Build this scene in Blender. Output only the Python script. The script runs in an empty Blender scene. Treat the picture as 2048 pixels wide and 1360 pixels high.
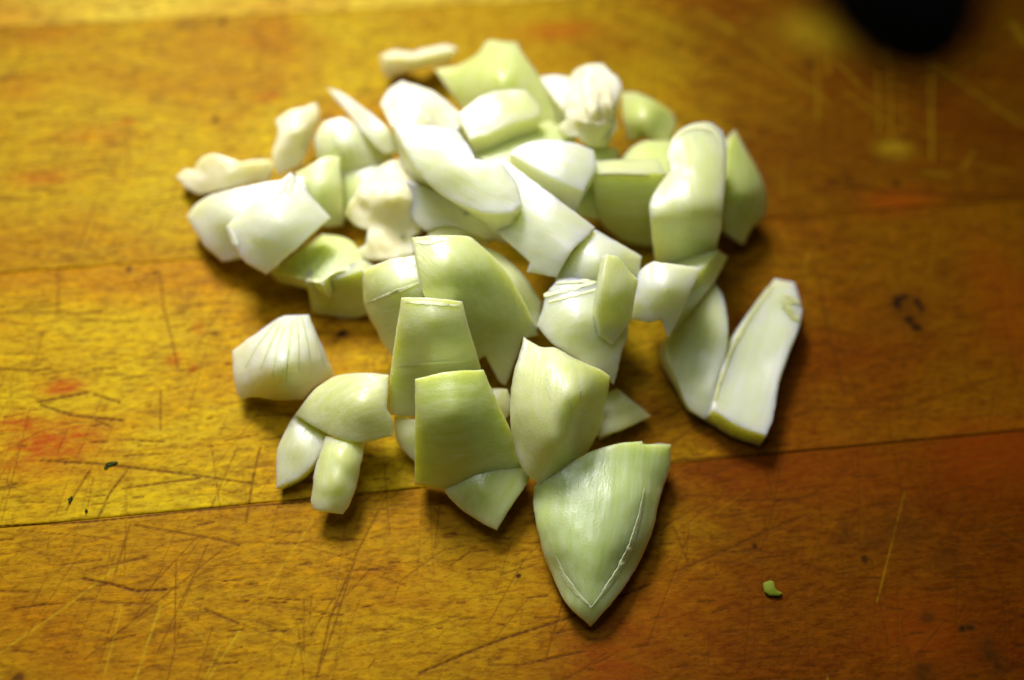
import bpy, math, random
import numpy as np
from mathutils import Vector, Matrix, noise
from mathutils.geometry import delaunay_2d_cdt

random.seed(7); rng = np.random.default_rng(7)
sc = bpy.context.scene
COL = sc.collection
MM = 0.001

# ------------------------------------------------------------------ camera
F = 2300.0                      # focal length in photo pixels (2048 x 1360)
D = 0.184                       # distance to the middle of the frame on the board
T = math.radians(30)            # tilt away from looking straight down
VPX = np.array([20976., 1720., -F]); GX = VPX / np.linalg.norm(VPX)
ny, nz = math.sin(T), math.cos(T)
nx = (F * nz - 1720 * ny) / 20976.
GZ = np.array([nx, ny, nz]); GZ /= np.linalg.norm(GZ)
GY = np.cross(GZ, GX)
R = np.array([GX, GY, GZ])      # world <- camera
FWD = R @ np.array([0, 0, -1.])
CAM = -D * FWD
cam = bpy.data.cameras.new('camera'); co = bpy.data.objects.new('camera', cam); COL.objects.link(co)
M = Matrix([list(R[0]) + [CAM[0]], list(R[1]) + [CAM[1]], list(R[2]) + [CAM[2]], [0, 0, 0, 1]])
co.matrix_world = M
cam.sensor_width = 36; cam.lens = F / 2048 * 36
cam.clip_start = 0.005; cam.clip_end = 20
cam.dof.use_dof = True; cam.dof.focus_distance = 0.162; cam.dof.aperture_fstop = 6.2
sc.camera = co

# ------------------------------------------------------------------ light
w = bpy.data.worlds.new('World'); sc.world = w; w.use_nodes = True
bg = w.node_tree.nodes['Background']
bg.inputs['Color'].default_value = (0.80, 0.80, 0.14, 1); bg.inputs['Strength'].default_value = 0.06

def lamp(name, kind, loc, target, energy, color, **kw):
    l = bpy.data.lights.new(name, kind); o = bpy.data.objects.new(name, l); COL.objects.link(o)
    o.location = loc
    o.rotation_euler = (Vector(target) - Vector(loc)).to_track_quat('-Z', 'Y').to_euler()
    l.energy = energy; l.color = color
    for k, v in kw.items(): setattr(l, k, v)
    return o
lamp('hood_spot', 'SPOT', (-0.085, 0.285, 0.34), (-0.036, 0.030, 0.0), 14.6, (0.97, 0.94, 1.0),
     shadow_soft_size=0.075, spot_size=math.radians(39), spot_blend=1.0)
lamp('ceiling_lamp', 'AREA', (-0.07, 0.10, 0.50), (-0.03, 0.0, 0.0), 0.75, (0.92, 0.96, 1.0), shape='DISK', size=0.20)
sc.view_settings.view_transform = 'Standard'; sc.view_settings.look = 'None'
sc.view_settings.exposure = 0.0; sc.view_settings.gamma = 1.0

# ------------------------------------------------------------------ helpers
def unproj(px, py, h):
    """pixel of the photograph + height over the board in mm -> world point"""
    px = np.asarray(px, float); py = np.asarray(py, float); h = np.asarray(h, float) * MM
    ray = np.stack([(px - 1024) / F, -(py - 680) / F, -np.ones_like(px)], -1) @ R.T
    t = (h - CAM[2]) / ray[..., 2]
    return CAM + ray * t[..., None]

def tps(anchors):
    a = np.array(anchors, float); n = len(a); p = a[:, :2] / 100.
    def U(r2): return np.where(r2 > 1e-12, r2 * np.log(np.maximum(r2, 1e-12)), 0.)
    K = U(((p[:, None] - p[None]) ** 2).sum(-1)) + np.eye(n) * 0.02
    P = np.c_[np.ones(n), p]
    A = np.zeros((n + 3, n + 3)); A[:n, :n] = K; A[:n, n:] = P; A[n:, :n] = P.T
    s = np.linalg.lstsq(A, np.r_[a[:, 2], 0, 0, 0], rcond=None)[0]
    def f(x, y):
        q = np.stack([np.asarray(x, float), np.asarray(y, float)], -1) / 100.
        return U(((q[:, None] - p[None]) ** 2).sum(-1)) @ s[:n] + s[n] + q @ s[n + 1:]
    return f

def resample(pts, step, rough, seed, corner=42):
    """closed outline: rounded where it bends gently, sharp at corners, with a slightly torn edge"""
    P = np.array(pts, float); n = len(P)
    d0 = P - np.roll(P, 1, 0); d1 = np.roll(P, -1, 0) - P
    ang = np.degrees(np.abs((np.arctan2(d1[:, 1], d1[:, 0]) - np.arctan2(d0[:, 1], d0[:, 0]) + math.pi) % (2 * math.pi) - math.pi))
    sharp = ang > corner
    out = []
    for i in range(n):
        a, b = P[i], P[(i + 1) % n]
        L = np.linalg.norm(b - a)
        ta = (b - a) if sharp[i] else (b - P[i - 1]) * 0.5
        tb = (b - a) if sharp[(i + 1) % n] else (P[(i + 2) % n] - a) * 0.5
        for t_, v in ((ta, 0), (tb, 0)):
            l = np.linalg.norm(t_)
            if l > L: t_ *= L / l
        k = max(1, int(round(L / step)))
        for j in range(k):
            t = j / k
            h = (2*t**3-3*t*t+1)*a + (t**3-2*t*t+t)*ta + (-2*t**3+3*t*t)*b + (t**3-t*t)*tb
            out.append(h)
    out = np.array(out)
    if rough:
        tan = np.roll(out, -1, 0) - np.roll(out, 1, 0); tan /= np.linalg.norm(tan, axis=1)[:, None] + 1e-9
        nrm = np.c_[tan[:, 1], -tan[:, 0]]
        off = [noise.noise(Vector((q[0] * .045, q[1] * .045, seed * 3.1))) * 1.6 + noise.noise(Vector((q[0] * .16, q[1] * .16, seed * 1.7))) * .9 for q in out]
        out = out + nrm * np.array(off)[:, None] * rough
    return out

def inside(q, poly):
    x, y = q[:, 0], q[:, 1]; r = np.zeros(len(q), bool)
    x0, y0 = poly[:, 0], poly[:, 1]; x1, y1 = np.roll(x0, -1), np.roll(y0, -1)
    for a, b, c, d in zip(x0, y0, x1, y1):
        if b == d: continue
        k = ((b > y) != (d > y)) & (x < (c - a) * (y - b) / (d - b) + a); r ^= k
    return r

def edge_dist(q, poly):
    a = poly; b = np.roll(poly, -1, 0); best = np.full(len(q), 1e9)
    for s, e in zip(a, b):
        v = e - s; l2 = (v * v).sum() + 1e-12
        t = np.clip(((q - s) @ v) / l2, 0, 1); best = np.minimum(best, np.hypot(*(q - s - t[:, None] * v).T))
    return best

def mesh_obj(name, verts, faces, mats, mat_idx=None, parent=None, smooth_angle=None):
    me = bpy.data.meshes.new(name); me.from_pydata([tuple(map(float, v)) for v in verts], [], [tuple(map(int, f)) for f in faces])
    for m in mats: me.materials.append(m)
    if mat_idx is not None: me.polygons.foreach_set('material_index', np.array(mat_idx, np.int32))
    me.polygons.foreach_set('use_smooth', np.ones(len(me.polygons), bool))
    if smooth_angle: me.set_sharp_from_angle(angle=math.radians(smooth_angle))
    o = bpy.data.objects.new(name, me); COL.objects.link(o)
    if parent: o.parent = parent
    return o

# ------------------------------------------------------------------ materials
def nodes(name):
    m = bpy.data.materials.new(name); m.use_nodes = True; nt = m.node_tree
    b = nt.nodes['Principled BSDF']
    def N(t, **kw):
        n = nt.nodes.new(t)
        for k, v in kw.items():
            if k.startswith('i_'): n.inputs[k[2:].replace('_', ' ')].default_value = v
            else: setattr(n, k, v)
        return n
    def L(a, b_): nt.links.new(a, b_)
    def mix(fac, a, b_, blend='MIX'):
        n = nt.nodes.new('ShaderNodeMix'); n.data_type = 'RGBA'; n.blend_type = blend
        for s, v in ((n.inputs[0], fac), (n.inputs[6], a), (n.inputs[7], b_)):
            if isinstance(v, (int, float)): s.default_value = v
            elif isinstance(v, tuple): s.default_value = v if len(v) == 4 else v + (1,)
            else: L(v, s)
        return n.outputs[2]
    def math_(op, a, b_=0.0, c=0.0):
        n = nt.nodes.new('ShaderNodeMath'); n.operation = op
        for s, v in zip(n.inputs, (a, b_, c)):
            if isinstance(v, (int, float)): s.default_value = v
            else: L(v, s)
        return n.outputs[0]
    def ramp(x, lo, hi, a=0., b_=1.):
        n = nt.nodes.new('ShaderNodeMapRange'); n.clamp = True
        for k, v in zip(range(5), (x, lo, hi, a, b_)):
            if isinstance(v, (int, float)): n.inputs[k].default_value = v
            else: L(v, n.inputs[k])
        return n.outputs[0]
    return m, nt, b, N, L, mix, math_, ramp

def flesh_mat(name, cut=False, garlic=False, thin=False):
    m, nt, b, N, L, mix, math_, ramp = nodes(name)
    info = N('ShaderNodeObjectInfo'); uv = N('ShaderNodeAttribute', attribute_name='grain')
    mp = N('ShaderNodeMapping'); mp.inputs['Scale'].default_value = (0.045, 1.0, 1.0) if not garlic else (0.25, 0.7, 0.6)
    L(uv.outputs['Vector'], mp.inputs['Vector'])
    add = N('ShaderNodeVectorMath', operation='ADD'); L(mp.outputs[0], add.inputs[0]); L(info.outputs['Random'], add.inputs[1])
    v1 = N('ShaderNodeTexNoise', i_Scale=0.9, i_Detail=3.0, i_Roughness=.6); L(add.outputs[0], v1.inputs['Vector'])
    v2 = N('ShaderNodeTexNoise', i_Scale=0.16, i_Detail=2.0); L(uv.outputs['Vector'], v2.inputs['Vector'])
    v3 = N('ShaderNodeTexNoise', i_Scale=3.0, i_Detail=3.0); L(uv.outputs['Vector'], v3.inputs['Vector'])
    col = info.outputs['Color']
    vein = ramp(v1.outputs[0], .22, .80)
    streak = mix(vein, mix(.5, col, mix(1.0, col, (0.92, 0.95, 0.60), 'MULTIPLY')), mix(.3, col, (0.95, 0.95, 0.86)))
    if not garlic:
        c = mix(ramp(v2.outputs[0], .35, .7, 0., .35), streak, mix(1.0, streak, (0.86, 0.92, 0.42), 'MULTIPLY'))
    else:
        c = mix(ramp(v2.outputs[0], .4, .7, 0., .4), streak, mix(1.0, streak, (0.95, 0.88, 0.55), 'MULTIPLY'))
    if cut: c = mix(.25, c, (0.85, 0.86, 0.55))
    L(c, b.inputs['Base Color'])
    b.inputs['Subsurface Weight'].default_value = 1.0 if not garlic else .8
    b.inputs['Subsurface Radius'].default_value = (1.0, 1.0, 0.27)
    b.inputs['Subsurface Scale'].default_value = 0.0056 if not garlic else 0.003
    L(ramp(v3.outputs[0], .3, .7, .42 if not cut else .5, .58 if not cut else .65), b.inputs['Roughness'])
    if thin: b.inputs['Subsurface Weight'].default_value = 0
    b.inputs['IOR'].default_value = 1.45; b.inputs['Specular IOR Level'].default_value = .6
    if not garlic and not thin: b.inputs['Coat Weight'].default_value = .85 if not cut else .4; b.inputs['Coat Roughness'].default_value = .31; b.inputs['Transmission Weight'].default_value = .05
    bump = N('ShaderNodeBump', i_Strength=.5 if not garlic else .6, i_Distance=0.00025)
    hsum = math_('ADD', math_('MULTIPLY', v1.outputs[0], .8), math_('MULTIPLY', v3.outputs[0], .35 if not cut else .9))
    L(hsum, bump.inputs['Height']); L(bump.outputs[0], b.inputs['Normal']); L(bump.outputs[0], b.inputs['Coat Normal'])
    return m
ONION = flesh_mat('onion_flesh'); ONION_CUT = flesh_mat('onion_cut_side', cut=True)
GARLIC = flesh_mat('garlic_flesh', garlic=True)
THIN = flesh_mat('thin_skin', cut=True, thin=True); THIN_GARLIC = flesh_mat('garlic_fold', garlic=True, thin=True)

def wood_mat():
    m, nt, b, N, L, mix, math_, ramp = nodes('oiled_maple')
    tc = N('ShaderNodeTexCoord'); info = N('ShaderNodeObjectInfo')
    def mapped(sx, sy):
        mp = N('ShaderNodeMapping'); mp.inputs['Scale'].default_value = (sx, sy, 300); L(tc.outputs['Object'], mp.inputs['Vector'])
        ad = N('ShaderNodeVectorMath', operation='ADD'); L(mp.outputs[0], ad.inputs[0]); L(info.outputs['Random'], ad.inputs[1]); return ad.outputs[0]
    g1 = N('ShaderNodeTexNoise', i_Scale=1., i_Detail=5., i_Roughness=.62, i_Distortion=.4); L(mapped(240, 900), g1.inputs['Vector'])
    g2 = N('ShaderNodeTexNoise', i_Scale=1., i_Detail=5., i_Roughness=.65); L(mapped(260, 900), g2.inputs['Vector'])
    g3 = N('ShaderNodeTexNoise', i_Scale=1., i_Detail=3., i_Roughness=.55, i_Distortion=.8); L(mapped(22, 42), g3.inputs['Vector'])
    g4 = N('ShaderNodeTexNoise', i_Scale=1., i_Detail=6., i_Roughness=.7); L(mapped(700, 1500), g4.inputs['Vector'])
    at = lambda n: N('ShaderNodeAttribute', attribute_name=n).outputs['Fac']
    base = info.outputs['Color']
    c = mix(ramp(g3.outputs[0], .32, .68), base, mix(1.0, base, (.80, .52, .34), 'MULTIPLY'))
    c = mix(ramp(g1.outputs[0], .48, .72, 0., .7), c, mix(1.0, c, (.45, .33, .28), 'MULTIPLY'))
    c = mix(ramp(g2.outputs[0], .5, .72, 0., .6), c, mix(1.0, c, (1.6, 1.55, 1.4), 'MULTIPLY'))
    c = mix(ramp(g4.outputs[0], .46, .66, 0., .75), c, mix(1.0, c, (.5, .38, .3), 'MULTIPLY'))
    c = mix(at('right_tone'), c, mix(1.0, c, (.42, .235, .11), 'MULTIPLY'))  # board tone, darker and redder towards the right and near edge
    c = mix(math_('MULTIPLY', at('red'), math_('MULTIPLY', ramp(g1.outputs[0], .34, .55, .5, 1.), ramp(g4.outputs[0], .3, .6, .7, 1.))), c, (.36, .055, .002))
    c = mix(at('light'), c, (.52, .37, .012))
    c = mix(ramp(at('dark'), 0., .5, 0., .85), c, mix(.35, (.11, .036, .002), mix(1.0, c, (.4, .3, .2), 'MULTIPLY')))
    c = mix(ramp(at('dark'), .45, .9, 0., .85), c, (.016, .008, .002))
    L(c, b.inputs['Base Color'])
    L(ramp(g2.outputs[0], .3, .7, .42, .62), b.inputs['Roughness'])
    b.inputs['Specular IOR Level'].default_value = .035
    bump = N('ShaderNodeBump', i_Strength=.5, i_Distance=.0002)
    L(math_('ADD', g2.outputs[0], math_('MULTIPLY', g4.outputs[0], .7)), bump.inputs['Height']); L(bump.outputs[0], b.inputs['Normal'])
    return m
WOOD = wood_mat()
def simple(name, col, rough):
    m, nt, b, *_ = nodes(name); b.inputs['Base Color'].default_value = col + (1,); b.inputs['Roughness'].default_value = rough; b.inputs['Specular IOR Level'].default_value = .08; return m
CRUMB = simple('crumb_flesh', (.20, .24, .02), .5)
BLACK = simple('black_plastic', (.0012, .0012, .0012), .95); HERB = simple('dried_herb', (.03, .055, .012), .7)

# ------------------------------------------------------------------ cutting board
DARK = [  # knife cuts: photo polyline, half width px, strength
 ([(167,1157),(219,1167),(273,1182),(332,1179)],2.6,.9), ([(410,1218),(478,1247)],2.4,.75), ([(270,1050),(424,1076),(478,1090)],2.4,.6),
 ([(82,921),(191,927),(376,948),(513,968)],2.6,.75), ([(246,977),(308,968),(400,956)],2.4,.75), ([(181,939),(140,1004),(133,1021)],2.2,.6),
 ([(253,943),(219,987),(198,1032)],3,.6), ([(520,895),(506,956),(492,1045)],2.6,.65), ([(475,895),(441,970),(417,1028)],2,.45),
 ([(700,1141),(660,1237),(633,1357)],2,.6), ([(414,1090),(362,1216)],2,.45), ([(260,1049),(229,1151)],2.2,.5), ([(444,1199),(667,1227)],2,.4),
 ([(839,1346),(942,1302),(1010,1276),(1133,1237),(1300,1168)],2.8,.8), ([(1348,1145),(1450,1100),(1540,1059),(1615,1028)],2.4,.6),
 ([(634,1353),(668,1254),(713,1107),(757,1021)],2,.55), ([(901,1131),(949,1097)],2,.6), ([(1003,1148),(1079,1127)],2,.5),
 ([(1348,1056),(1379,1131)],2,.6), ([(1533,939),(1550,1015)],3,.45), ([(1970,1049),(2048,1090)],3,.6), ([(1796,1179),(1796,1298)],2.2,.35),
 ([(1632,529),(1649,615),(1663,693),(1690,789)],2.8,.6), ([(1916,639),(2001,615)],3,.5), ([(2001,601),(2015,676),(2035,769)],2.5,.45),
 ([(1902,450),(1984,471),(2042,488)],2.5,.5), ([(1560,796),(1608,813),(1799,820),(1988,758)],2,.55), ([(1670,461),(1861,512),(1950,536)],2.5,.4),
 ([(1656,369),(1793,383),(1900,390),(2060,392)],4,.8), ([(1540,440),(1700,430),(2060,402)],2.4,.5), ([(318,540),(328,619),(345,684),(356,739)],2.2,.6),
 ([(116,537),(116,629)],3,.4), ([(133,629),(202,624)],2.4,.7), ([(7,624),(82,622)],2.2,.6), ([(363,612),(410,610)],2.2,.55),
 ([(75,804),(174,785)],3,.8), ([(82,810),(144,831),(246,841)],3,.75), ([(188,788),(239,805)],2.6,.7), ([(0,737),(68,742),(103,737)],2.6,.75),
 ([(191,841),(222,853)],2.6,.7), ([(85,667),(68,735)],2,.4), ([(321,780),(321,862)],2.4,.55), ([(212,749),(253,749)],2.2,.5), ([(253,756),(308,749)],2.2,.5),
 ([(0,1052),(170,1044),(420,1018),(620,1003)],2.4,.85), ([(620,1003),(840,975)],2,.6), ([(1340,922),(1700,893),(2060,858)],2.6,.75),
 ([(0,157),(40,151)],3.4,.7), ([(170,134),(220,131)],3,.5), ([(355,294),(400,293)],3,.5), ([(460,262),(540,266)],3,.4), ([(30,230),(90,224)],3,.5),
 ([(0,400),(80,396)],3,.55), ([(110,247),(300,228),(440,218)],3,.3), ([(20,330),(200,320)],3,.35), ([(255,250),(256,340)],3,.35), ([(1390,785),(1440,835)],2,.3),
 ([(1380,1160),(1425,1157)],2.5,.6), ([(480,940),(540,930)],2,.5), ([(545,700),(660,668)],2,.0), ([(690,1300),(900,1240)],1.8,.35), ([(860,1020),(870,1180)],2,.25),
 ([(1700,840),(1735,858)],3,.5), ([(40,1090),(90,1110),(100,1120)],2,.3), ([(515,1243),(570,1265)],2,.6), ([(260,1355),(360,1318),(600,1300)],2,.25)]
LIGHT = [([(626,1042),(533,1179)],2,.45), ([(239,1131),(113,1227),(0,1305)],2.2,.6), ([(321,1213),(270,1360)],2.4,.75), ([(246,1203),(208,1353)],2,.5),
 ([(479,1261),(417,1357)],2.4,.7), ([(440,1290),(410,1357)],2,.6), ([(335,1199),(403,1271)],2.6,.4), ([(585,1285),(630,1330)],2.4,.5), ([(650,1318),(720,1270)],2.4,.4),
 ([(1861,116),(1862,220),(1864,321)],3.4,.6), ([(1854,113),(1950,185),(2048,253)],3.4,.55), ([(1657,20),(1657,147)],4,.6), ([(1782,82),(1782,274)],3,.5),
 ([(1757,137),(1757,266)],3,.5), ([(1635,130),(1635,239)],3.6,.4), ([(1492,82),(1580,150),(1656,205)],5,.4), ([(1673,123),(1720,165)],4,.5), ([(1806,165),(1806,260)],3,.3),
 ([(1587,10),(1656,96)],9,.35), ([(1690,185),(1800,260)],4,.35), ([(1760,120),(1790,80)],3,.4), ([(1925,340),(1948,300)],3,.4), ([(1850,345),(1900,350)],5,.4),
 ([(1400,20),(1460,60)],12,.3), ([(2025,50),(2050,85)],12,.5), ([(1880,310),(2040,350)],3,.25), ([(1700,160),(1900,300)],3,.25), ([(1740,520),(1700,560)],3,.2)]
REDS = [(103,882,85,38,.95), (35,850,40,25,.7), (125,775,34,14,.8), (349,718,12,10,.6), (397,657,10,10,.45), (386,738,7,6,.5), (1120,62,75,24,.55), (1840,1260,70,50,.28),
 (1800,400,70,24,.5), (2010,600,60,140,.25), (248,246,26,8,.5), (537,193,22,8,.5), (80,355,50,14,.45), (40,180,60,30,.25), (190,270,60,20,.3), (700,470,16,6,.7),
 (1300,1230,130,60,.12), (1660,940,200,60,.12), (1230,1330,60,40,.2), (1500,830,40,40,.2), (1990,900,120,60,.3), (60,930,80,20,.4)]
BLOBS = [(1795,605,10,15,.95), (1838,610,10,14,.95), (1817,640,11,10,.9), (1800,595,17,6,.85), (1835,655,11,9,.85), (1815,620,38,36,.32), (1663,362,16,8,.4), (1792,367,7,5,.7), (1620,130,6,9,.7), (1812,274,6,4,.6),
 (445,44,8,6,.7), (385,50,40,12,.25), (1925,1258,7,6,.7), (1940,1256,9,5,.6), (1730,1120,6,7,.6), (1510,1093,4,5,.6), (683,668,10,6,.7), (258,538,5,5,.6), (310,545,5,4,.5),
 (1855,1235,14,10,.4), (1985,1315,14,26,.5), (1850,1345,16,14,.45), (30,1352,14,8,.5), (1700,365,14,30,.3), (1800,1060,40,30,.3), (1690,1060,8,16,.4), (430,238,6,8,.5), (1890,545,30,30,.2),
 (1745,1085,30,14,.3), (1900,1120,30,20,.25), (1037,1152,4,3,.8)]
def board():
    root = bpy.data.objects.new('cutting_board', None); COL.objects.link(root)
    root['label'] = 'scratched, stained wooden cutting board of glued staves under the chopped onion'; root['category'] = 'cutting board'
    cor = unproj([0, 2048, 0, 2048], [0, 0, 1360, 1360], [0, 0, 0, 0])
    x0, x1 = cor[:, 0].min() - .004, cor[:, 0].max() + .004; y0, y1 = cor[:, 1].min() - .004, cor[:, 1].max() + .004
    def ax(lo, hi, flo, fhi, fine):
        a = np.arange(max(lo, flo), min(hi, fhi), fine) if min(hi, fhi) > max(lo, flo) + fine else np.array([])
        pts = [lo, hi] + list(a)
        for s, e in ((lo, min(flo, hi)), (max(fhi, lo), hi)):
            if e - s > .006: pts += list(np.arange(s, e, .006))
        p = np.unique(np.round(np.array(pts), 7)); return p[np.r_[True, np.diff(p) > fine * .4]]
    seam = [float(unproj([500], [v], [0])[0, 1]) for v in (30, 509.6, 1007.4)]    # far to near
    ys = [y1 + .012, seam[0], seam[1], seam[2], y0 - .012]
    cols = [(.58, .455, .036), (.45, .32, .005), (.52, .375, .005), (.41, .232, .0025)]
    segs = []
    for lst, ch in ((DARK, 0), (LIGHT, 1)):
        for pl, hw, s in lst:
            s *= .72 if ch else .9
            p = unproj([a for a, _ in pl], [b for _, b in pl], [0] * len(pl))[:, :2]
            segs += [(p[i], p[i + 1], hw * .00008, s, ch) for i in range(len(p) - 1)]
    r = np.random.default_rng(3)
    for k in range(1700):                                                 # many faint knife marks
        c = np.array([r.uniform(x0, x1), r.uniform(y0, y1)]); a = r.choice([r.normal(1.25, .22), r.normal(-.2, .25), r.normal(.45, .3)], p=[.45, .35, .2])
        l = r.gamma(2., .004); d = np.array([math.cos(a), math.sin(a)]) * l
        segs.append((c - d / 2, c + d / 2, r.uniform(.00007, .00013), r.uniform(.12, .5), 0 if r.random() < .965 else 1))
    for k in range(2600):                                                 # short open pores along the grain
        c = np.array([r.uniform(x0, x1), r.uniform(y0, y1)]); a = r.normal(0, .09); l = r.gamma(2., .0012); d = np.array([math.cos(a), math.sin(a)]) * l
        segs.append((c - d / 2, c + d / 2, r.uniform(.00009, .00019), r.uniform(.2, .75), 0))
    blobs = []
    for lst, ch in ((BLOBS, 0), (REDS, 2)):
        for a, b_, ra, rb, s in lst:
            p = unproj([a], [b_], [0])[0]; blobs.append((p[0], p[1], ra * .000095, rb * .000105, min(1, s * 1.3), ch))
    p = unproj([1789], [297], [0])[0]; blobs.append((p[0], p[1], .0032, .0022, .42, 1)); p = unproj([1640], [60], [0])[0]; blobs.append((p[0], p[1], .008, .006, .45, 1))
    for i in range(4):
        hi, lo = ys[i] - .00006, ys[i + 1] + .00006
        X = ax(x0 - .03, x1 + .03, x0, x1, .00021); Y = ax(lo, hi, max(lo, y0), min(hi, y1), .00020)
        Y = np.unique(np.r_[Y, [lo, lo + .0001, lo + .00025, hi - .00025, hi - .0001, hi]]); nxn, nyn = len(X), len(Y)
        A = np.zeros((3, nyn, nxn)); H = np.zeros((nyn, nxn))
        for p, q, hw, s, ch in segs:
            m_ = hw * 3
            ia, ib = np.searchsorted(X, [min(p[0], q[0]) - m_, max(p[0], q[0]) + m_]); ja, jb = np.searchsorted(Y, [min(p[1], q[1]) - m_, max(p[1], q[1]) + m_])
            if ib <= ia or jb <= ja: continue
            gx, gy = np.meshgrid(X[ia:ib], Y[ja:jb]); v = q - p; l2 = v @ v + 1e-15
            t = np.clip(((gx - p[0]) * v[0] + (gy - p[1]) * v[1]) / l2, 0, 1)
            wob = .6 + .5 * (np.sin(gx * 5100 + p[1] * 9e4) * np.sin(gy * 4300 + p[0] * 7e4) * .5 + .5)
            dd = np.hypot(gx - p[0] - t * v[0], gy - p[1] - t * v[1]); fall = np.exp(-(dd / hw) ** 2)
            A[ch, ja:jb, ia:ib] = np.maximum(A[ch, ja:jb, ia:ib], fall * s * wob)
            H[ja:jb, ia:ib] = np.minimum(H[ja:jb, ia:ib], -fall * s * (.00009 if ch == 0 else .00003))
        for cx, cy, ra, rb, s, ch in blobs:
            ia, ib = np.searchsorted(X, [cx - ra * 2.2, cx + ra * 2.2]); ja, jb = np.searchsorted(Y, [cy - rb * 2.2, cy + rb * 2.2])
            if ib <= ia or jb <= ja: continue
            gx, gy = np.meshgrid(X[ia:ib], Y[ja:jb])
            n_ = (np.sin(gx * 2300 + cy * 3e3 + 1.3 * np.sin(gy * 1900)) + np.sin(gy * 3100 + cx * 5e3 + 1.7 * np.sin(gx * 1500)) + np.sin(gx * 900 - gy * 1300)) * .17
            A[ch, ja:jb, ia:ib] = np.maximum(A[ch, ja:jb, ia:ib], s * np.clip(np.exp(-((gx - cx) / ra) ** 2 - ((gy - cy) / rb) ** 2) * (1.15 + (1.3 if ch == 0 else .35) * n_) , 0, 1))
        gy_, gx_ = np.meshgrid(Y, X, indexing='ij')
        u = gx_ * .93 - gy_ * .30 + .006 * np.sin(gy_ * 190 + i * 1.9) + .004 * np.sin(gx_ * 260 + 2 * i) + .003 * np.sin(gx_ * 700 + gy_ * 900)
        RIGHT_TONE = np.clip((u + .012) / .06, 0, 1); RIGHT_TONE = RIGHT_TONE * RIGHT_TONE * (3 - 2 * RIGHT_TONE)  # tone mask, rises to the right and towards the near edge
        H += (np.sin(gx_ * 210 + i) * np.sin(gy_ * 160 + 2 * i)) * .00003
        e = np.minimum(gy_ - lo, hi - gy_); H -= np.where(e < .0003, (1 - e / .0003) ** 2 * .00012, 0)
        V = np.stack([gx_, gy_, H], -1).reshape(-1, 3)
        idx = np.arange(nxn * nyn).reshape(nyn, nxn)
        Q = np.stack([idx[:-1, :-1], idx[:-1, 1:], idx[1:, 1:], idx[1:, :-1]], -1).reshape(-1, 4)
        # skirt and underside, so that each stave is a solid bar
        per = np.r_[idx[0, :], idx[1:, -1], idx[-1, -2::-1], idx[-2:0:-1, 0]]; nb = len(V)
        low = V[per].copy(); low[:, 2] = -.028; V = np.r_[V, low]; k = np.arange(len(per)); k2 = (k + 1) % len(per)
        Q = np.r_[Q, np.stack([per[k2], per[k], nb + k, nb + k2], -1)]
        me = bpy.data.meshes.new('stave'); me.vertices.add(len(V)); me.vertices.foreach_set('co', V.astype(np.float32).ravel())
        me.loops.add(len(Q) * 4); me.loops.foreach_set('vertex_index', Q.astype(np.int32).ravel())
        me.polygons.add(len(Q)); me.polygons.foreach_set('loop_start', np.arange(0, len(Q) * 4, 4, dtype=np.int32)); me.update(calc_edges=True)
        sm = np.zeros(len(Q), bool); sm[:len(Q) - len(per)] = True; me.polygons.foreach_set('use_smooth', sm)
        for nme, ch in (('dark', 0), ('light', 1), ('red', 2)):
            at = me.attributes.new(nme, 'FLOAT', 'POINT'); at.data.foreach_set('value', np.r_[A[ch].ravel(), np.zeros(len(per))].astype(np.float32))
        at = me.attributes.new('right_tone', 'FLOAT', 'POINT'); at.data.foreach_set('value', np.r_[RIGHT_TONE.ravel(), np.ones(len(per))].astype(np.float32))
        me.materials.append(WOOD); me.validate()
        o = bpy.data.objects.new('stave', me); COL.objects.link(o); o.parent = root; o.color = cols[i] + (1,)
board()

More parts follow.
